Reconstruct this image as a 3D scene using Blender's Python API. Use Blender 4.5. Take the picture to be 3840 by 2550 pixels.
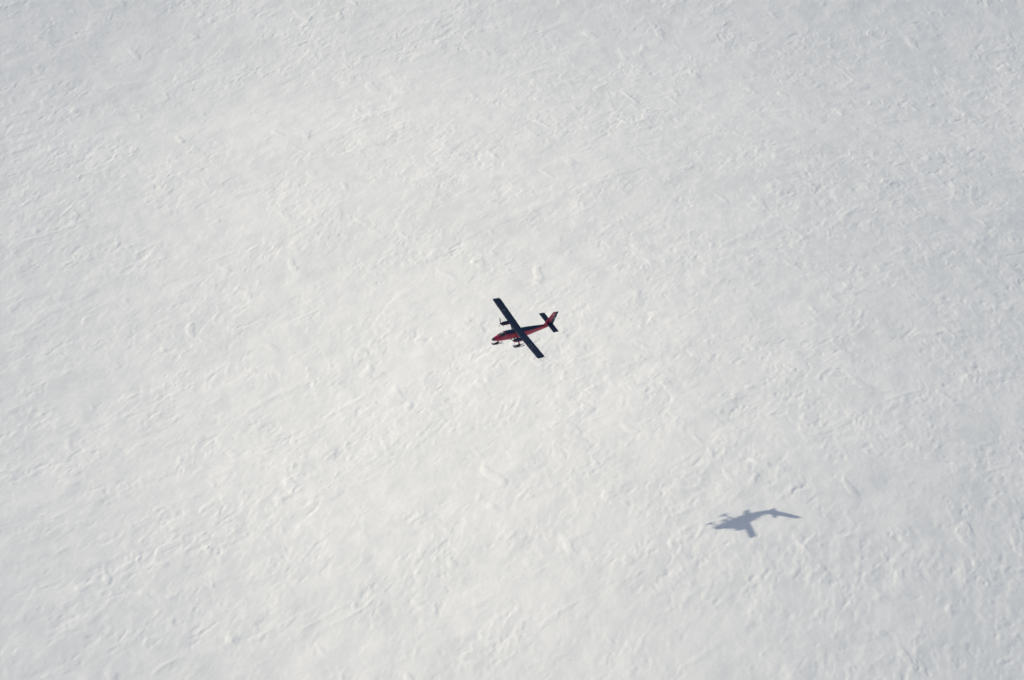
import bpy, bmesh, math, random
import numpy as np
from mathutils import Matrix, Vector
R = math.radians
S = bpy.context.scene
for o in list(bpy.data.objects): bpy.data.objects.remove(o, do_unlink=True)
COL = S.collection

# ------------------------------------------------------------------ camera
CAM_H = 316.3
DEPR, ROLL = 0.42392, 0.00119
cam = bpy.data.cameras.new('camera'); co = bpy.data.objects.new('camera', cam); COL.objects.link(co)
cam.sensor_width = 36.0; cam.lens = 112.5; cam.clip_start = 1.0; cam.clip_end = 60000
fw = Vector((0, math.cos(DEPR), -math.sin(DEPR))); up = Vector((0, math.sin(DEPR), math.cos(DEPR))); rt = Vector((1, 0, 0))
r2 = math.cos(ROLL)*rt + math.sin(ROLL)*up; u2 = -math.sin(ROLL)*rt + math.cos(ROLL)*up
M = Matrix((r2, u2, -fw)).transposed().to_4x4(); M.translation = (0, 0, CAM_H)
co.matrix_world = M
S.camera = co
S.view_settings.view_transform = 'Standard'; S.view_settings.look = 'None'; S.view_settings.gamma = 1
S.view_settings.exposure = 0.14
S.render.resolution_x, S.render.resolution_y = 1024, 680

# ------------------------------------------------------------------ sky and sun
SAZ, SEL = 2.706, 0.57647
sd = Vector((math.cos(SEL)*math.cos(SAZ), math.cos(SEL)*math.sin(SAZ), math.sin(SEL)))
W = bpy.data.worlds.new('World'); S.world = W; W.use_nodes = True
nt = W.node_tree; nt.nodes.clear()
sky = nt.nodes.new('ShaderNodeTexSky'); sky.sky_type = 'NISHITA'; sky.sun_disc = False
sky.sun_elevation = SEL; sky.sun_rotation = math.atan2(sd.x, sd.y); sky.altitude = 1500
sky.air_density = 1.0; sky.dust_density = 5.0; sky.ozone_density = 1.0
bg = nt.nodes.new('ShaderNodeBackground'); bg.inputs['Strength'].default_value = 0.112
wo = nt.nodes.new('ShaderNodeOutputWorld')
nt.links.new(sky.outputs[0], bg.inputs[0]); nt.links.new(bg.outputs[0], wo.inputs[0])
sl = bpy.data.lights.new('sun', 'SUN'); sl.energy = 2.6; sl.angle = R(0.53); sl.color = (1.0, 0.92, 0.77)
so = bpy.data.objects.new('sun', sl); COL.objects.link(so)
so.rotation_euler = sd.to_track_quat('Z', 'Y').to_euler(); so.location = (0, 0, 900)

# ------------------------------------------------------------------ materials
def mat(name, col, rough=.5, metal=0, spec=.5):
    m = bpy.data.materials.new(name); m.use_nodes = True
    b = m.node_tree.nodes['Principled BSDF']
    b.inputs['Roughness'].default_value = rough; b.inputs['Metallic'].default_value = metal
    b.inputs['Specular IOR Level'].default_value = spec
    n = m.node_tree.nodes; l = m.node_tree.links
    tc = n.new('ShaderNodeTexCoord'); nz = n.new('ShaderNodeTexNoise'); nz.inputs['Scale'].default_value = 2.3; nz.inputs['Detail'].default_value = 6
    l.new(tc.outputs['Object'], nz.inputs['Vector'])
    mx = n.new('ShaderNodeMix'); mx.data_type = 'RGBA'
    mx.inputs['A'].default_value = (*[c*.82 for c in col], 1); mx.inputs['B'].default_value = (*[min(1, c*1.18) for c in col], 1)
    l.new(nz.outputs['Fac'], mx.inputs['Factor']); l.new(mx.outputs['Result'], b.inputs['Base Color'])
    m['mix'] = mx.name
    return m
DARK = (.018, .031, .060); RED = (.34, .018, .060)
m_dark = mat('dark navy paint', DARK, .55, 0, .25)
m_red = mat('red paint', RED, .35)
m_black = mat('black rubber paint', (.022, .025, .034), .5)
m_metal = mat('ski metal', (.30, .30, .36), .5, 0)
m_leg = mat('dark gear metal', (.03, .035, .055), .45, .3)
m_glass = mat('window glass', (.012, .02, .025), .08, 0, .8)
m_white = mat('white marking paint', (.62, .62, .64), .5)
m_faint = mat('worn grey marking', (.075, .095, .12), .6, 0, .2)
m_post = mat('pale frame tone', (.42, .25, .24), .4)  # sunlit paleness of the cockpit posts put into the colour; shared by rear stripe

def two_tone(name, rules):
    """red paint whose upper side is painted dark: rules = list of (x, z) points of the boundary in object space"""
    m = bpy.data.materials.new(name); m.use_nodes = True
    n = m.node_tree.nodes; l = m.node_tree.links; b = n['Principled BSDF']; b.inputs['Roughness'].default_value = .4
    b.inputs['Specular IOR Level'].default_value = .35
    tc = n.new('ShaderNodeTexCoord'); sp = n.new('ShaderNodeSeparateXYZ'); l.new(tc.outputs['Object'], sp.inputs[0])
    xs = [p[0] for p in rules]; x0, x1 = min(xs), max(xs); zs = [p[1] for p in rules]; z0, z1 = min(zs)-.01, max(zs)+.01
    mr = n.new('ShaderNodeMapRange'); mr.inputs[1].default_value = x0; mr.inputs[2].default_value = x1; l.new(sp.outputs['X'], mr.inputs[0])
    cr = n.new('ShaderNodeValToRGB'); e = cr.color_ramp.elements
    pts = sorted(rules)
    for i, (x, z) in enumerate(pts):
        el = e[i] if i < 2 else e.new(.5)
        el.position = (x-x0)/(x1-x0)
        v = (z-z0)/(z1-z0); el.color = (v, v, v, 1)
    # new() may reorder: set all positions and colours again in order
    for i, (x, z) in enumerate(pts):
        e[i].position = (x-x0)/(x1-x0); v = (z-z0)/(z1-z0); e[i].color = (v, v, v, 1)
    l.new(mr.outputs[0], cr.inputs[0])
    ma = n.new('ShaderNodeMath'); ma.operation = 'MULTIPLY_ADD'; ma.inputs[1].default_value = z1-z0; ma.inputs[2].default_value = z0
    l.new(cr.outputs[0], ma.inputs[0])
    gt = n.new('ShaderNodeMath'); gt.operation = 'GREATER_THAN'; l.new(sp.outputs['Z'], gt.inputs[0]); l.new(ma.outputs[0], gt.inputs[1])
    nz = n.new('ShaderNodeTexNoise'); nz.inputs['Scale'].default_value = 2.5; nz.inputs['Detail'].default_value = 6; l.new(tc.outputs['Object'], nz.inputs['Vector'])
    def pair(c):
        mx = n.new('ShaderNodeMix'); mx.data_type = 'RGBA'; mx.inputs['A'].default_value = (*[v*.82 for v in c], 1); mx.inputs['B'].default_value = (*[v*1.18 for v in c], 1)
        l.new(nz.outputs['Fac'], mx.inputs['Factor']); return mx
    a, d = pair(RED), pair(DARK)
    mx = n.new('ShaderNodeMix'); mx.data_type = 'RGBA'
    l.new(gt.outputs[0], mx.inputs['Factor']); l.new(a.outputs['Result'], mx.inputs['A']); l.new(d.outputs['Result'], mx.inputs['B'])
    l.new(mx.outputs['Result'], b.inputs['Base Color'])
    return m

# ------------------------------------------------------------------ snow field (one sheet to the horizon)
def build_snow():
    N, L = 2048, 520.0
    rng = np.random.default_rng(11)
    k = np.fft.fftfreq(N, L/N)*2*np.pi
    KX, KY = np.meshgrid(k, k)                      # [iy, ix]
    def field(la, lb, ang, lo=0.0, p=1.0):
        """unit-variance noise, correlation la along direction ang (deg), lb across"""
        a = R(ang); ka = KX*math.cos(a)+KY*math.sin(a); kb = -KX*math.sin(a)+KY*math.cos(a)
        q = (ka*la)**2+(kb*lb)**2
        f = np.exp(-.5*q) if p == 1.0 else (1+q)**(-p)
        if lo: f = f*(1-np.exp(-.5*(KX**2+KY**2)*lo**2))
        w = np.fft.fft2(rng.standard_normal((N, N)))
        r = np.fft.ifft2(w*f).real
        return (r-r.mean())/r.std()
    def warp(F, dx, dy):
        iy, ix = np.meshgrid(np.arange(N), np.arange(N), indexing='ij')
        return bil(F, ix+dx, iy+dy)
    def bil(F, x, y):
        xf = np.floor(x); yf = np.floor(y); fx = x-xf; fy = y-yf
        x0 = xf.astype(np.int64) % N; y0 = yf.astype(np.int64) % N; x1 = (x0+1) % N; y1 = (y0+1) % N
        return F[y0, x0]*(1-fx)*(1-fy)+F[y0, x1]*fx*(1-fy)+F[y1, x0]*(1-fx)*fy+F[y1, x1]*fx*fy
    ss = lambda t: np.clip(t, 0, 1)**2*(3-2*np.clip(t, 0, 1))
    wx = field(5, 3, 60); wy = field(5, 3, 60)
    patch = field(6, 4.5, 50)+.5*field(22, 16, 50)    # where the crust is broken into sastrugi
    rough = .32+.68*ss((patch+.9)/2.2)
    def steep(F, s, ang):
        """push crests down-wind so that one side of each ridge stands steep"""
        return warp(F, F*s*math.cos(R(ang)), F*s*math.sin(R(ang)))
    def steep(F, s, ang):
        """push crests down-wind so that one side of each ridge stands steep"""
        return warp(F, F*s*math.cos(R(ang)), F*s*math.sin(R(ang)))
    # soft drifts
    h = .036*field(5, 3.6, 80)+.055*field(14, 9, 100)+.030*field(2.3, 1.6, 85)+.030*field(3.0, 2.0, 118)
    f1 = .75*field(1.4, .58, 88, p=1.35)+.55*field(1.0, .6, 130, p=1.35); f1 = steep(warp(f1, wx*2.5, wy*2.5), 1.6, -20)
    f2 = field(.75, .30, 80, p=1.6); f2 = steep(warp(f2, wx*1.5, wy*1.5), .9, -10)
    f3 = field(2.6, 1.5, 66, p=1.2); f3 = steep(warp(f3, wx*3, wy*3), 2.0, -25)
    h += .020*f1*(.35+.65*rough)+.022*f2*(.22+.78*rough)+.010*f3
    # long soft drift tails
    d = field(6, 1.1, 46)+.35*f3; d = warp(d, wx*3, wy*3)
    h += .060*ss((d-1.6)/1.2)
    d = field(3.0, 1.1, 114)+.4*f1; d = warp(d, wx*3, wy*3)
    h += .12*ss((d-1.7)/1.3)
    # wind-cut plates with abrupt, ragged edges
    n = .75*field(1.4, .55, 72)+.55*field(.8, .40, 95)+.30*f2; n = warp(n, wx*2, wy*2)
    h += .045*ss((n-1.15)/.45)*(.06+.94*rough)
    n = .8*field(1.15, .45, 66, p=1.6)+.3*field(2.5, 1.1, 60)+.3*f2; n = warp(n, wx*2, wy*2)
    h -= .085*ss((n-1.35)/.42)*(.08+.92*rough)
    n = field(1.9, .7, 64)+.45*f1; n = warp(n, wx*3, wy*3)
    h += .075*ss((n-2.1)/.5)*(.25+.75*rough)
    n = field(1.3, .6, 84)+.45*f1; n = warp(n, wx*3, wy*3)
    h -= .075*ss((n-2.1)/.5)*(.25+.75*rough)
    # sheet coordinates: dense where the photograph looks, then growing steps to the horizon
    def axis(a, b, step, far):
        c = list(np.arange(a, b, step)); s = step
        lo, hi = [], []
        x = c[-1]
        while x < far: s *= 1.11; x += s; hi.append(x)
        s = step; x = c[0]
        while x > -far: s *= 1.11; x -= s; lo.append(x)
        return np.array(lo[::-1]+c+hi)
    X = axis(-182, 182, .25, 26000); Y = axis(492, 1080, .40, 26000)
    nx, ny = len(X), len(Y)
    GX, GY = np.meshgrid(X, Y)
    H = bil(h, GX/L*N, GY/L*N)
    # fade fine relief only where the sheet's own steps are too coarse to carry it
    sx = np.gradient(X); sy = np.gradient(Y)
    st = np.maximum(sx[None, :], sy[:, None]); H *= 1/(1+(st/4)**2)
    # made-up swells that shape brightness: slopes towards the sun (per cent) at ground points
    PTS = [(-139, 985, -8), (-66, 985, -1), (0, 985, -4), (78, 985, -7), (150, 985, -10),
           (-132, 815, -3), (-69, 815, 4), (-30, 815, 5), (24, 815, 1), (78, 815, -3), (132, 815, -8),
           (-118, 700, -3), (-62, 700, 6), (-30, 700, 8), (12, 700, 6), (70, 700, 0), (118, 700, -7),
           (-105, 612, -3), (-54, 612, 5), (-28, 612, 7), (10, 612, 5), (50, 605, 0), (102, 612, -7),
           (-93, 540, -6), (-50, 540, 1), (-22, 540, 4), (16, 540, 2), (54, 540, -3), (93, 540, -9)]
    sx_, sy_ = math.cos(SAZ), math.sin(SAZ)
    CX, CY = np.meshgrid(np.arange(-240, 241, 60.), np.arange(420, 1141, 72.)); CX = CX.ravel(); CY = CY.ravel(); SG = 62.0
    P_ = np.array(PTS, float); dx = P_[:, :1]-CX[None]; dy = P_[:, 1:2]-CY[None]
    E = np.exp(-(dx**2+dy**2)/(2*SG**2)); A_ = E*(dx*sx_+dy*sy_)/SG**2      # fall of each hummock towards the sun
    HC = np.linalg.solve(A_.T@A_+2e-5*np.eye(len(CX)), A_.T@(P_[:, 2]*.0155))
    print('hummock heights', HC.min(), HC.max(), 'residual', np.abs(A_@HC-P_[:, 2]*.0155).max())
    def shading_swell(x, y):
        z = .5*np.sin(x/71+1.3)*np.sin(y/96+.4)
        for cx, cy, c in zip(CX, CY, HC): z = z+c*np.exp(-((x-cx)**2+(y-cy)**2)/(2*SG**2))
        return z
    H += shading_swell(GX, GY)
    H -= shading_swell(SHX, SHY)                            # keep the sheet at level 0 where the shadow falls
    co_ = np.stack([GX, GY, H], -1).reshape(-1, 3).astype(np.float32)
    me = bpy.data.meshes.new('snow_field')
    me.vertices.add(nx*ny); me.vertices.foreach_set('co', co_.ravel())
    i = np.arange((ny-1)*nx).reshape(ny-1, nx)[:, :-1].ravel()
    q = np.stack([i, i+1, i+1+nx, i+nx], -1).astype(np.int32)
    nf = len(q)
    me.loops.add(nf*4); me.loops.foreach_set('vertex_index', q.ravel())
    me.polygons.add(nf); me.polygons.foreach_set('loop_start', np.arange(0, nf*4, 4, dtype=np.int32))
    me.polygons.foreach_set('use_smooth', np.ones(nf, dtype=bool))
    me.update(calc_edges=True)
    o = bpy.data.objects.new('snow_field', me); COL.objects.link(o)
    o['kind'] = 'structure'; o['label'] = 'white wind-carved snow plain seen from the air'
    m = bpy.data.materials.new('snow'); m.use_nodes = True
    n_ = m.node_tree.nodes; l = m.node_tree.links; b = n_['Principled BSDF']
    b.inputs['Roughness'].default_value = .62; b.inputs['Specular IOR Level'].default_value = .22
    geo = n_.new('ShaderNodeNewGeometry')
    a1 = n_.new('ShaderNodeTexNoise'); a1.inputs['Scale'].default_value = .03; a1.inputs['Detail'].default_value = 5
    l.new(geo.outputs['Position'], a1.inputs['Vector'])
    mp = n_.new('ShaderNodeMapping'); mp.inputs['Rotation'].default_value = (0, 0, R(-52)); mp.inputs['Scale'].default_value = (.16, .28, .3)
    l.new(geo.outputs['Position'], mp.inputs['Vector'])
    a2 = n_.new('ShaderNodeTexNoise'); a2.inputs['Scale'].default_value = 1; a2.inputs['Detail'].default_value = 7; a2.inputs['Roughness'].default_value = .6
    l.new(mp.outputs[0], a2.inputs['Vector'])
    add = n_.new('ShaderNodeMath'); add.operation = 'MULTIPLY_ADD'; add.inputs[1].default_value = .55
    l.new(a1.outputs['Fac'], add.inputs[0]); 
    mu = n_.new('ShaderNodeMath'); mu.operation = 'MULTIPLY'; mu.inputs[1].default_value = .45; l.new(a2.outputs['Fac'], mu.inputs[0]); l.new(mu.outputs[0], add.inputs[2])
    cr = n_.new('ShaderNodeValToRGB'); cr.color_ramp.elements[0].position = .33; cr.color_ramp.elements[1].position = .67
    cr.color_ramp.elements[0].color = (.80, .80, .75, 1); cr.color_ramp.elements[1].color = (.878, .866, .81, 1)
    l.new(add.outputs[0], cr.inputs[0]); l.new(cr.outputs[0], b.inputs['Base Color'])
    bn = n_.new('ShaderNodeTexNoise'); bn.inputs['Scale'].default_value = 1.9; bn.inputs['Detail'].default_value = 4; bn.inputs['Roughness'].default_value = .6
    mp2 = n_.new('ShaderNodeMapping'); mp2.inputs['Rotation'].default_value = (0, 0, R(-62)); mp2.inputs['Scale'].default_value = (.5, 1.2, 1)
    l.new(geo.outputs['Position'], mp2.inputs['Vector']); l.new(mp2.outputs[0], bn.inputs['Vector'])
    bu = n_.new('ShaderNodeBump'); bu.inputs['Strength'].default_value = .9; bu.inputs['Distance'].default_value = .05
    l.new(bn.outputs['Fac'], bu.inputs['Height']); l.new(bu.outputs[0], b.inputs['Normal'])
    me.materials.append(m)
    return o

# ------------------------------------------------------------------ mesh helpers (airframe coordinates: nose at x=0, aft negative, port = +y, z up from the ski bottoms)
BASE = Vector((-6, 0, 0))
def link(name, verts, faces, m, parent, smooth=True, bevel=0):
    me = bpy.data.meshes.new(name)
    me.from_pydata([tuple(Vector(v)-BASE) for v in verts], [], faces); me.update()
    bm = bmesh.new(); bm.from_mesh(me); bmesh.ops.recalc_face_normals(bm, faces=bm.faces); bm.to_mesh(me); bm.free()
    for p in me.polygons: p.use_smooth = smooth
    if smooth:
        try: me.set_sharp_from_angle(angle=R(38))
        except Exception: pass
    for mm in (m if isinstance(m, (list, tuple)) else [m]): me.materials.append(mm)
    o = bpy.data.objects.new(name, me); COL.objects.link(o); o.parent = parent
    return o
class G:
    def __init__(s): s.v = []; s.f = []
    def loft(s, rings, cap=True, closed=True):
        b = len(s.v); n = len(rings[0])
        for r in rings: s.v += [tuple(p) for p in r]
        for i in range(len(rings)-1):
            for j in range(n if closed else n-1):
                k = (j+1) % n
                s.f.append((b+i*n+j, b+i*n+k, b+(i+1)*n+k, b+(i+1)*n+j))
        if cap:
            s.f.append(tuple(b+j for j in range(n))[::-1]); e = b+(len(rings)-1)*n
            s.f.append(tuple(e+j for j in range(n)))
        return s
    def tube(s, pts, r, n=10, ry=None):
        pts = [Vector(p) for p in pts]; rr = r if isinstance(r, (list, tuple)) else [r]*len(pts); rings = []
        for i, p in enumerate(pts):
            d = (pts[min(i+1, len(pts)-1)]-pts[max(i-1, 0)]).normalized()
            a = d.cross(Vector((0, 0, 1)) if abs(d.z) < .9 else Vector((1, 0, 0))).normalized(); c = d.cross(a)
            rings.append([p+(a*math.cos(t)+c*math.sin(t)*(ry or 1))*rr[i] for t in [2*math.pi*j/n for j in range(n)]])
        return s.loft(rings)
    def box(s, c, d):
        x, y, z = c; a, b_, e = [v/2 for v in d]
        ring = lambda zz: [(x-a, y-b_, zz), (x+a, y-b_, zz), (x+a, y+b_, zz), (x-a, y+b_, zz)]
        return s.loft([ring(z-e), ring(z+e)])
    def out(s, name, m, parent, **k): return link(name, s.v, s.f, m, parent, **k)
def sring(x, zb, zt, w, n=40, e=2.6, yc=0, taper=1.0):
    """superellipse section; taper <1 narrows the top"""
    r = []; zc = (zb+zt)/2; hh = (zt-zb)/2
    for j in range(n):
        t = 2*math.pi*j/n; c, s_ = math.cos(t), math.sin(t)
        yy = math.copysign(abs(c)**(2/e), c)*w; zz = math.copysign(abs(s_)**(2/e), s_)*hh
        f = 1-(1-taper)*max(0, (zz/hh) if hh else 0)
        r.append((x, yc+yy*f, zc+zz))
    return r
def foil(xle, chord, y, z, t, x0=0.0, x1=1.0, n=14, axis='y', camber=.02):
    """section between chord fractions x0..x1 at span y; axis 'y' = wing, 'z' = fin (then y,z swap meaning)"""
    yt = lambda u: 5*t*(.2969*math.sqrt(u)-.126*u-.3516*u*u+.2843*u**3-.1015*u**4)+.0015
    us = [x0+(x1-x0)*(1-math.cos(math.pi*i/n))/2 for i in range(n+1)]
    cam_ = lambda u: camber*4*u*(1-u)
    pts = [(u, cam_(u)+yt(u)) for u in us]+[(u, cam_(u)-yt(u)) for u in us[::-1]]
    if x0 == 0: pts = pts[:-1]
    out = []
    for u, v in pts:
        if axis == 'y': out.append((xle-u*chord, y, z+v*chord))
        else: out.append((xle-u*chord, y+v*chord, z))
    return out

# ------------------------------------------------------------------ the aircraft
WLE, WZ, CH = -5.28, 2.86, 1.98
DI = math.tan(R(3))
HEAD, PITCH, BANK = 3.71556, 0.06363, -0.35384
def rot():
    ca, sa, cb, sb, cc, sc = math.cos(HEAD), math.sin(HEAD), math.cos(PITCH), math.sin(PITCH), math.cos(BANK), math.sin(BANK)
    Rz = Matrix(((ca, -sa, 0), (sa, ca, 0), (0, 0, 1))); Ry = Matrix(((cb, 0, -sb), (0, 1, 0), (sb, 0, cb))); Rx = Matrix(((1, 0, 0), (0, cc, -sc), (0, sc, cc)))
    return Rz @ Ry @ Rx
PC = Vector((0.97633, 628.79063, -281.66876+CAM_H)); PR = rot()
def build_plane():
    root = bpy.data.objects.new('ski_plane', None); COL.objects.link(root)
    root.empty_display_size = 1
    m4 = PR.to_4x4(); m4.translation = PC+PR @ (BASE-Vector((-6, 0, 2.5)))
    root.matrix_world = m4
    root['label'] = 'red twin-engine propeller plane on skis with dark wings, banking low over the snow'
    root['category'] = 'plane'
    # fuselage ----------------------------------------------------------
    FS = [(-.0, 1.30, 1.42, .05), (-.06, 1.20, 1.52, .15), (-.25, 1.10, 1.66, .27), (-.55, 1.02, 1.80, .39), (-1.0, .94, 1.96, .53), (-1.5, .92, 2.14, .64), (-1.92, .90, 2.42, .71),
          (-2.35, .89, 2.70, .76), (-2.75, .88, 2.89, .79), (-3.0, .87, 2.94, .80), (-3.6, .86, 2.96, .81), (-5.0, .86, 2.97, .81), (-7.0, .87, 2.97, .81), (-8.0, .90, 2.96, .80),
          (-9.0, 1.02, 2.94, .73), (-10.0, 1.20, 2.91, .64), (-11.0, 1.42, 2.88, .54), (-12.0, 1.62, 2.86, .43), (-13.0, 1.82, 2.84, .33), (-14.0, 2.02, 2.80, .23), (-14.8, 2.18, 2.74, .14), (-15.2, 2.32, 2.66, .06)]
    def finez(x):
        for i in range(len(FS)-1):
            a, b = FS[i], FS[i+1]
            if b[0] <= x <= a[0]:
                t = (a[0]-x)/(a[0]-b[0]); return [a[k]+(b[k]-a[k])*t for k in range(1, 4)]
    g = G(); g.loft([sring(x, zb, zt, w, 48, 2.3 if x > -1.2 else 3.0, 0, .90 if -9 < x < -2 else 1.0) for x, zb, zt, w in FS[1:]])
    ox = 6
    fm = two_tone('fuselage paint', [(ox-15.3, 3.2), (ox-12.9, 2.84), (ox-9.7, 2.64), (ox-7.0, 2.66), (ox-3.5, 2.70), (ox-2.95, 2.74), (ox-2.7, 3.3), (ox-0.1, 3.3)])
    fus = g.out('fuselage', fm, root)
    # radome
    g = G(); g.loft([[(x+.012, y*1.02, 1.36+(z-1.36)*1.02) for x, y, z in sring(xx, zb, zt, w, 32, 2.2)] for xx, zb, zt, w in [(.03, 1.33, 1.39, .03), (-.0, 1.28, 1.44, .08), (-.06, 1.20, 1.52, .15), (-.25, 1.10, 1.66, .27), (-.52, 1.03, 1.79, .385)]])
    g.out('nose_cone', m_black, root)
    # cockpit glazing: windscreen halves and side windows lie 1 cm proud of the skin
    def skin(x, z, off=.012, side=1):
        zb, zt, w = finez(x); zc = (zb+zt)/2; hh = (zt-zb)/2; e = 2.3 if x > -1.2 else 3.0
        q = max(-1, min(1, (z-zc)/hh)); f = 1-(.10 if -9 < x < -2 else 0)*max(0, q)
        y = w*f*max(0, 1-abs(q)**e)**(1/e)
        return (x, side*(y+off), z+off*.3*max(0, q))
    def side_pane(name, pts, side, m, parent, off=.014):
        vs = [skin(x, z, off, side) for x, z in pts]
        vi = [skin(x, z, -.02, side) for x, z in pts]
        n = len(pts); f = [tuple(range(n)), tuple(range(2*n-1, n-1, -1))]+[(i, (i+1) % n, n+(i+1) % n, n+i) for i in range(n)]
        return link(name, vs+vi, f, m, parent, smooth=False)
    for s_ in (1, -1):
        side_pane('cockpit_window', [(-1.62, 1.98), (-1.95, 1.92), (-2.50, 2.06), (-2.86, 2.16), (-2.90, 2.48), (-2.70, 2.56), (-2.25, 2.42)], s_, m_glass, fus)
    # windscreen: a lofted strip over the sloping front of the cabin
    m_pale = mat('glass painted bright', (.30, .33, .31), .15, 0, .8)  # brightness seen through the cockpit is put into this glass colour
    def screen(name, xa, xb, s_, m):
        vs = []; nu, nv = 6, 5
        for i in range(nu+1):
            x = xa+(xb-xa)*i/nu
            zb, zt, w = finez(x)
            for j in range(nv+1):
                yy = s_*(.035+(w*.80-.035)*j/nv)
                zc = (zb+zt)/2; hh = (zt-zb)/2; q = min(.999, abs(yy)/(w*.93)); z = zc+hh*(1-q**3)**(1/3)
                vs.append((x+.012, yy, z+.016))
        f = [(i*(nv+1)+j, i*(nv+1)+j+1, (i+1)*(nv+1)+j+1, (i+1)*(nv+1)+j) for i in range(nu) for j in range(nv)]
        n0 = len(vs); vs += [(x, y, z-.03) for x, y, z in vs]; f += [tuple(n0+k for k in q[::-1]) for q in f]
        return link(name, vs, f, m, fus)
    screen('windscreen', -1.52, -2.70, 1, m_glass); screen('windscreen', -1.52, -2.10, -1, m_glass)
    up_ = screen('windscreen', -2.13, -2.70, -1, m_pale); up_['label'] = 'upper windscreen pane with see-through brightness painted pale'
    g = G(); pts = []
    for i in range(9):
        x = -1.50-1.30*i/8; zb, zt, w = finez(x); pts.append((x, 0, zt+.012))
    g.tube(pts, .035, 8); g.out('windscreen_post', m_post, fus)
    g = G()
    for s_ in (1, -1):
        g.tube([skin(-2.80, z, .01, s_) for z in (2.0, 2.2, 2.4, 2.55, 2.66)]+[(-2.83, 0, 2.80)], .035, 8)
    g.out('cabin_frame', m_post, fus)
    # doors and small round windows low in contrast
    side_pane('cabin_door', [(-8.35, 1.18), (-9.45, 1.26), (-9.45, 2.28), (-8.35, 2.30)], 1, m_red, fus, .018)
    side_pane('cockpit_door', [(-2.55, 1.20), (-3.35, 1.10), (-3.35, 1.86), (-2.55, 1.88)], 1, m_red, fus, .010)
    # pale underside line on the rear fuselage
    for (xa, xb) in ((-9.8, -11.4),):
        for s_ in (1, -1):
            side_pane('pale_stripe', [(xa, finez(xa)[0]+.30), (xb, finez(xb)[0]+.22), (xb, finez(xb)[0]+.42), (xa, finez(xa)[0]+.52)], s_, m_post, fus, .012)
    for x, hgt in ((-8.9, .42), (-10.0, .30)):
        zt = finez(x)[1]
        G().loft([[(x, -.018, zt-.02), (x-.26, -.018, zt-.02), (x-.26, .018, zt-.02), (x, .018, zt-.02)], [(x-.12, -.01, zt+hgt), (x-.24, -.01, zt+hgt), (x-.24, .01, zt+hgt), (x-.12, .01, zt+hgt)]]).out('antenna', m_leg, fus, smooth=False)
    G().loft([[(-3.7, -.02, .88), (-3.95, -.02, .88), (-3.95, .02, .88), (-3.7, .02, .88)], [(-3.85, -.01, .60), (-3.95, -.01, .60), (-3.95, .01, .60), (-3.85, .01, .60)]]).out('antenna', m_leg, fus, smooth=False)
    # wing ----------------------------------------------------------------
    def wz(y): return WZ+abs(y)*DI
    ys = [-9.95, -9.9, -9.78, -9.6, -6, -3, -1, 0, 1, 3, 6, 9.6, 9.78, 9.9, 9.95]
    rings = []
    for y in ys:
        a = abs(y); c = CH; le = WLE; th = .16
        if a > 9.65:
            q = (a-9.6)/.35; le = WLE-.16*q**2; c = CH-.20*q**2; th = .16*math.sqrt(max(.02, 1-q*q))
        x1 = .70 if a <= 9.6 else .985
        rings.append(foil(le, c, y, wz(y), th, 0, x1, 14))
    g = G(); g.loft(rings[:4]); g.loft(rings[3:12]); g.loft(rings[11:])
    wing = g.out('wing', m_dark, root)
    for s_ in (1, -1):
        def seg(y0, y1, name):
            g = G(); g.loft([foil(WLE, CH, s_*y, wz(y), .16, .708, 1.0, 8) for y in (y0, (y0+y1)/2, y1)]); return g.out(name, m_dark, wing)
        seg(.42, 5.60, 'flap'); seg(5.66, 9.56, 'aileron')
        for y in (1.9, 3.7, 5.2, 6.3, 8.9):
            y *= s_
            G().loft([[(WLE-1.15, y-.02, wz(y)-.10), (WLE-2.05, y-.02, wz(y)-.05), (WLE-2.05, y+.02, wz(y)-.05), (WLE-1.15, y+.02, wz(y)-.10)],
                      [(WLE-1.45, y-.02, wz(y)-.30), (WLE-2.08, y-.02, wz(y)-.16), (WLE-2.08, y+.02, wz(y)-.16), (WLE-1.45, y+.02, wz(y)-.30)]]).out('hinge_bracket', m_leg, wing, smooth=False)
        # small stall fence / boot joint seen at the leading edge
        y = 7.6*s_
        G().box((WLE-.03, y, wz(y)+.02), (.16, .10, .14)).out('leading_edge_fence', m_leg, wing, smooth=False)
        g = G(); g.tube([(WLE-.30, s_*9.93, wz(9.9)+.02), (WLE-.42, s_*10.0, wz(9.9)+.02), (WLE-.60, s_*9.93, wz(9.9)+.02)], [.03, .06, .02]); g.out('navigation_light', m_glass, wing)
    def on_wing(u, y): # upper skin height
        yt = 5*.16*(.2969*math.sqrt(u)-.126*u-.3516*u*u+.2843*u**3-.1015*u**4)
        return wz(y)+(.02*4*u*(1-u)+yt)*CH
    def decal(name, quads, m):
        vs, f = [], []
        for (u0, u1, y0, y1) in quads:
            b = len(vs); us = [u0+(u1-u0)*i/4 for i in range(5)]
            for u in us:
                for y in (y0, y1): vs.append((WLE-u*CH, y, on_wing(u, y)+.010))
            n = len(us)*2
            for u in us:
                for y in (y0, y1): vs.append((WLE-u*CH, y, on_wing(u, y)-.01))
            for i in range(4):
                k = b+i*2; f += [(k, k+1, k+3, k+2), (k+n, k+n+2, k+n+3, k+n+1)]
            f += [(b, b+n, b+n+1, b+1), (b+8, b+9, b+n+9, b+n+8)]
            f += [(b+i*2, b+i*2+2, b+n+i*2+2, b+n+i*2) for i in range(4)]+[(b+i*2+1, b+n+i*2+1, b+n+i*2+3, b+i*2+3) for i in range(4)]
        link(name, vs, f, m, wing, smooth=False)
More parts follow.
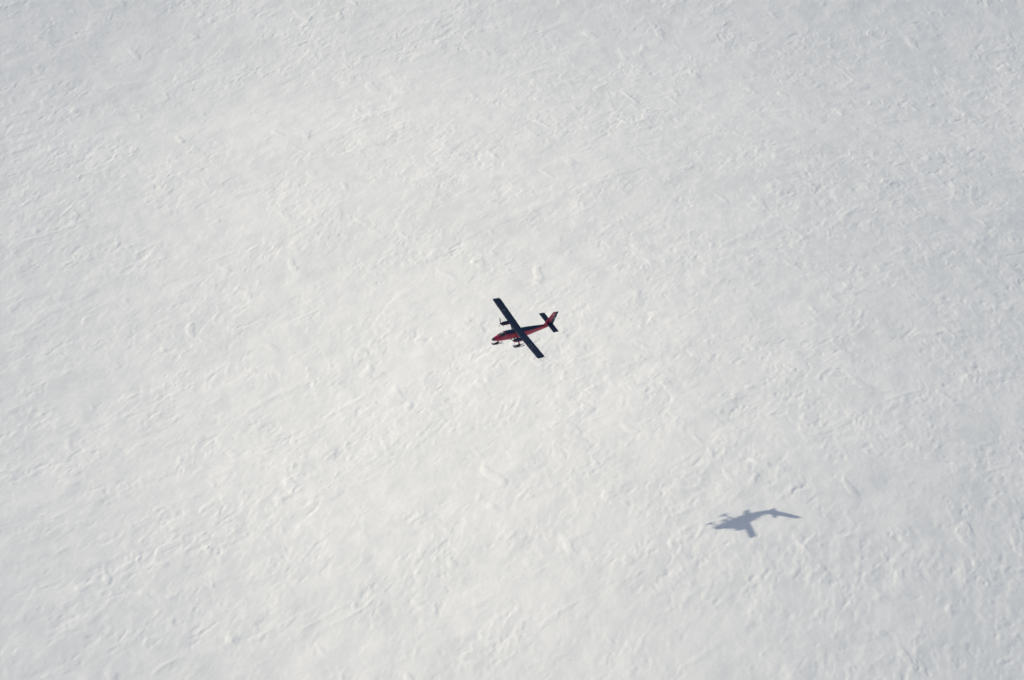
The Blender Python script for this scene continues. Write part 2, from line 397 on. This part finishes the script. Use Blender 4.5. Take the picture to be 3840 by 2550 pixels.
    # worn pale registration characters on the wing (too small and faint to read in the photograph)
    decal('faded_marking', [(.22, .62, 5.2, 5.36), (.22, .30, 5.36, 5.7), (.54, .62, 5.36, 5.7), (.22, .62, 5.95, 6.1), (.38, .46, 6.1, 6.5), (.22, .62, 6.5, 6.62), (.25, .62, 6.85, 7.0)], m_faint)
    decal('walkway_patch', [(.18, .60, -7.55, -6.9)], m_black)
    decal('faded_marking', [(.30, .36, -6.35, -5.7), (.44, .50, -6.35, -5.7), (.30, .50, -6.05, -5.95)], mat('pale wing marking', (.16, .18, .20), .6, 0, .2))
    # nacelles and propellers ---------------------------------------------------
    for s_ in (1, -1):
        yc = 2.80*s_; zc = wz(2.8)-.24; xh = WLE+1.62
        nm = two_tone('nacelle paint', [(ox-9, zc-.05), (ox-5.4, zc-.06), (ox-3.4, zc-.13), (ox-2.5, zc-.13)])
        NS = [(xh, zc-.18, zc+.17, .17), (xh-.10, zc-.32, zc+.26, .26), (xh-.35, zc-.50, zc+.32, .32), (xh-.8, zc-.56, zc+.36, .36), (xh-1.5, zc-.54, zc+.38, .38), (xh-2.1, zc-.48, zc+.36, .37), (xh-3.0, zc-.36, zc+.20, .30), (xh-3.5, zc-.22, zc+.06, .18), (xh-3.9, zc-.10, zc+.0, .06)]
        g = G(); g.loft([sring(x, a, b, w, 28, 2.5, yc) for x, a, b, w in NS]); nac = g.out('engine_nacelle', nm, root)
        g = G(); g.loft([sring(x, a, b, w, 20, 2.8, yc) for x, a, b, w in [(xh-.16, zc-.46, zc-.26, .17), (xh-.13, zc-.47, zc-.25, .18), (xh-.5, zc-.58, zc-.3, .22), (xh-1.0, zc-.60, zc-.35, .18)]]); g.out('air_intake', m_leg, nac)
        for t in (1, -1):
            g = G(); g.tube([(xh-.55, yc+t*.28, zc-.05), (xh-.72, yc+t*.44, zc-.08), (xh-.95, yc+t*.50, zc-.10)], [.09, .09, .085], 12); g.out('exhaust_stub', m_leg, nac)
        prop = bpy.data.objects.new('propeller', None); COL.objects.link(prop); prop.parent = root
        g = G(); g.loft([[(x, yc+r*math.cos(t), zc+r*math.sin(t)) for t in [2*math.pi*j/20 for j in range(20)]] for x, r in [(xh+.50, .012), (xh+.44, .07), (xh+.30, .15), (xh+.15, .20), (xh-.02, .215)]])
        g.out('spinner', m_black, prop)
        a0 = -44 if s_ < 0 else 6     # blade angle from straight up, towards port
        for kk in range(3):
            a = R(a0+120*kk); d = Vector((0, math.sin(a), math.cos(a))); n_ = Vector((0, math.cos(a), -math.sin(a)))
            rings = []
            for rr, ww, tw in [(.12, .05, 60), (.3, .07, 50), (.55, .125, 38), (.85, .13, 28), (1.15, .115, 22), (1.27, .08, 19), (1.295, .03, 18)]:
                c = Vector((xh+.16, yc, zc))+d*rr; cd = -n_*math.cos(R(tw))+Vector((1, 0, 0))*math.sin(R(tw)); td = cd.cross(d)
                rings.append([c+cd*ww*math.cos(t)+td*.018*math.sin(t) for t in [2*math.pi*j/10 for j in range(10)]])
            g = G(); g.loft(rings); g.out('blade', m_leg, prop)
        # wing strut
        g = G(); rings = []
        for q in (0, .33, .66, 1):
            p = Vector((-6.05, s_*.74, 1.02)).lerp(Vector((-6.0, s_*3.0, wz(3)-.20)), q)
            rings.append([(p.x+.15*math.cos(t), p.y, p.z+.045*math.sin(t)) for t in [2*math.pi*j/12 for j in range(12)]])
        g.loft(rings); g.out('wing_strut', m_dark, root)
    # tail ----------------------------------------------------------------------
    TZ = 3.25
    def finsec(z, n=10, x0=0, x1=1):
        q = (z-2.70)/(6.05-2.70); le = -12.70-(14.38-12.70)*q; te = -15.42-(15.86-15.42)*q
        return foil(le, le-te, 0, z, .10-.02*q, x0, x1, n, 'z', 0)
    zz = [2.60, 3.3, 4.2, 5.2, 5.90, 6.0]
    fin_m = two_tone('fin paint', [(ox-16, 5.78), (ox-12, 6.4)])
    g = G(); g.loft([finsec(z, 10, 0, .62) for z in zz]); fin = g.out('tail_fin', m_red, root)
    g = G(); g.loft([finsec(z, 8, .63, 1) for z in zz]); rud = g.out('rudder', m_dark, root)
    g = G(); g.loft([[(x, y*1.15, z+0) for x, y, z in finsec(z0, 10, 0.0, 1)] for z0 in (5.96, 6.03)]+[finsec(6.08, 10, .06, .98)]); g.out('fin_cap', m_dark, fin)
    # dorsal fillet
    g = G(); g.loft([[(-11.9, -.03, 2.76), (-12.9, -.08, 2.70), (-12.9, .08, 2.70), (-11.9, .03, 2.76)], [(-12.75, -.02, 2.98), (-13.0, -.05, 3.12), (-13.0, .05, 3.12), (-12.75, .02, 2.98)]]); g.out('dorsal_fillet', m_red, fin)
    def patch(name, c, w, h, m, par):  # small flat marks on both faces of the fin
        for s_ in (1, -1):
            q = (c[1]-2.70)/3.35; le = -12.70-1.68*q; te = -15.42-.44*q; ch = le-te; u = (le-c[0])/ch; t = .10-.02*q
            y = s_*(5*t*(.2969*math.sqrt(u)-.126*u-.3516*u*u+.2843*u**3-.1015*u**4)*ch+.004)
            G().box((c[0], y, c[1]), (w, .012, h)).out(name, m, par, smooth=False)
    patch('fin_emblem', (-14.70, 5.40), .34, .22, m_white, fin)
    patch('fin_emblem', (-14.70, 5.40), .12, .40, m_white, fin)
    patch('rudder_marking', (-15.24, 4.35), .20, .34, m_white, rud)
    g = G()
    g.loft([foil(-13.40, 1.45, y, TZ, .11, 0, .60, 10, 'y', 0) for y in (-3.16, -3.12, -1.5, 0, 1.5, 3.12, 3.16)]); stab = g.out('tailplane', m_dark, root)
    for s_ in (1, -1):
        g = G(); g.loft([foil(-13.40, 1.45, s_*y, TZ, .11, .61, 1, 8, 'y', 0) for y in (.18, 1.6, 3.16)]); g.out('elevator', m_dark, stab)
    # skis and landing gear -------------------------------------------------------
    def ski(xc, yc, Ln, wd, z0):
        """wheel-ski: upturned toe, slot cut from the heel so the tail is forked"""
        n = 22; vs = []; f = []
        prof = []
        for i in range(n+1):
            u = i/n; x = xc+Ln*(.55-u); z = z0+(.30*((.20-u)/.20)**2 if u < .20 else (.12*((u-.85)/.15)**2 if u > .85 else 0))
            w = wd*(.55+.45*math.sqrt(min(1, u/.14))) if u < .14 else wd*(1-.16*max(0, (u-.5)/.5))
            prof.append((x, z, w/2, u))
        g = G(); split = [p for p in prof if p[3] <= .62]; tail = [p for p in prof if p[3] >= .60]
        def bar(ps, y0f, y1f):
            g.loft([[(x, yc+y0f(w), z), (x, yc+y1f(w), z), (x, yc+y1f(w), z+.05), (x, yc+y0f(w), z+.05)] for x, z, w, u in ps])
        bar(split, lambda w: -w, lambda w: w)
        bar(tail, lambda w: -w, lambda w: -w*.36); bar(tail, lambda w: w*.36, lambda w: w)
        o = g.out('ski', m_metal, root, smooth=False)
        g = G()   # pedestal hump and side rails
        for t in (-1, 1):
            g.loft([[(xc+.75, yc+t*wd*.20-.02, z0+.06), (xc-.42, yc+t*wd*.20-.02, z0+.06), (xc-.42, yc+t*wd*.20+.02, z0+.06), (xc+.75, yc+t*wd*.20+.02, z0+.06)],
                    [(xc+.18, yc+t*wd*.20-.02, z0+.42), (xc-.14, yc+t*wd*.20-.02, z0+.42), (xc-.14, yc+t*wd*.20+.02, z0+.42), (xc+.18, yc+t*wd*.20+.02, z0+.42)]])
        g.tube([(xc, yc-wd*.26, z0+.34), (xc, yc+wd*.26, z0+.34)], .06); g.out('ski_pedestal', m_leg, o)
        # wheel showing through the slot
        g = G(); r = .30 if wd > .5 else .24
        g.loft([[(xc-.04+rr*math.cos(t), yc+dy, z0+.30+rr*math.sin(t)) for t in [2*math.pi*j/20 for j in range(20)]] for dy, rr in ((-.11, r*.6), (-.10, r*.93), (-.04, r), (.04, r), (.10, r*.93), (.11, r*.6))]); g.out('wheel', m_black, o)
        return o
    k0 = ski(-1.80, 0, 2.85, .66, -.14)
    G().tube([(-.90, 0, .14), (-.95, 0, 1.02)], .014, 6).out('ski_cable', m_leg, k0)
    G().tube([(-2.95, 0, -.06), (-2.75, 0, .92)], .012, 6).out('ski_cable', m_leg, k0)
    g = G(); g.tube([(-1.86, 0, .20), (-1.92, 0, .70), (-1.86, 0, 1.05)], [.07, .08, .10], 12); g.tube([(-2.2, 0, .95), (-1.85, 0, .40)], .035, 8); g.out('nose_gear_leg', m_leg, root)
    for s_ in (1, -1):
        k1 = ski(-6.25, s_*1.88, 3.0, .80, -.18)
        G().tube([(-5.1, s_*1.88, .14), (-5.2, s_*1.1, 1.10)], .014, 6).out('ski_cable', m_leg, k1)
        G().tube([(-7.45, s_*1.88, -.12), (-7.35, s_*.78, 1.10)], .012, 6).out('ski_cable', m_leg, k1)
        g = G(); rings = []
        for q in range(6):
            t_ = q/5; p = Vector((-6.38, s_*.60, 1.08)).lerp(Vector((-6.30, s_*1.84, .20)), t_); a = .32-.18*t_; c = .10-.045*t_
            rings.append([(p.x+a*math.cos(t), p.y, p.z+c*math.sin(t)) for t in [2*math.pi*j/14 for j in range(14)]])
        g.loft(rings); g.out('main_gear_leg', m_red, root)
    return root

# the spot the shadow falls on: keep the ground there at level 0
_t = PC.z/sd.z; SHX, SHY = PC.x-sd.x*_t, PC.y-sd.y*_t
build_snow()
build_plane()
print('shadow spot', SHX, SHY)
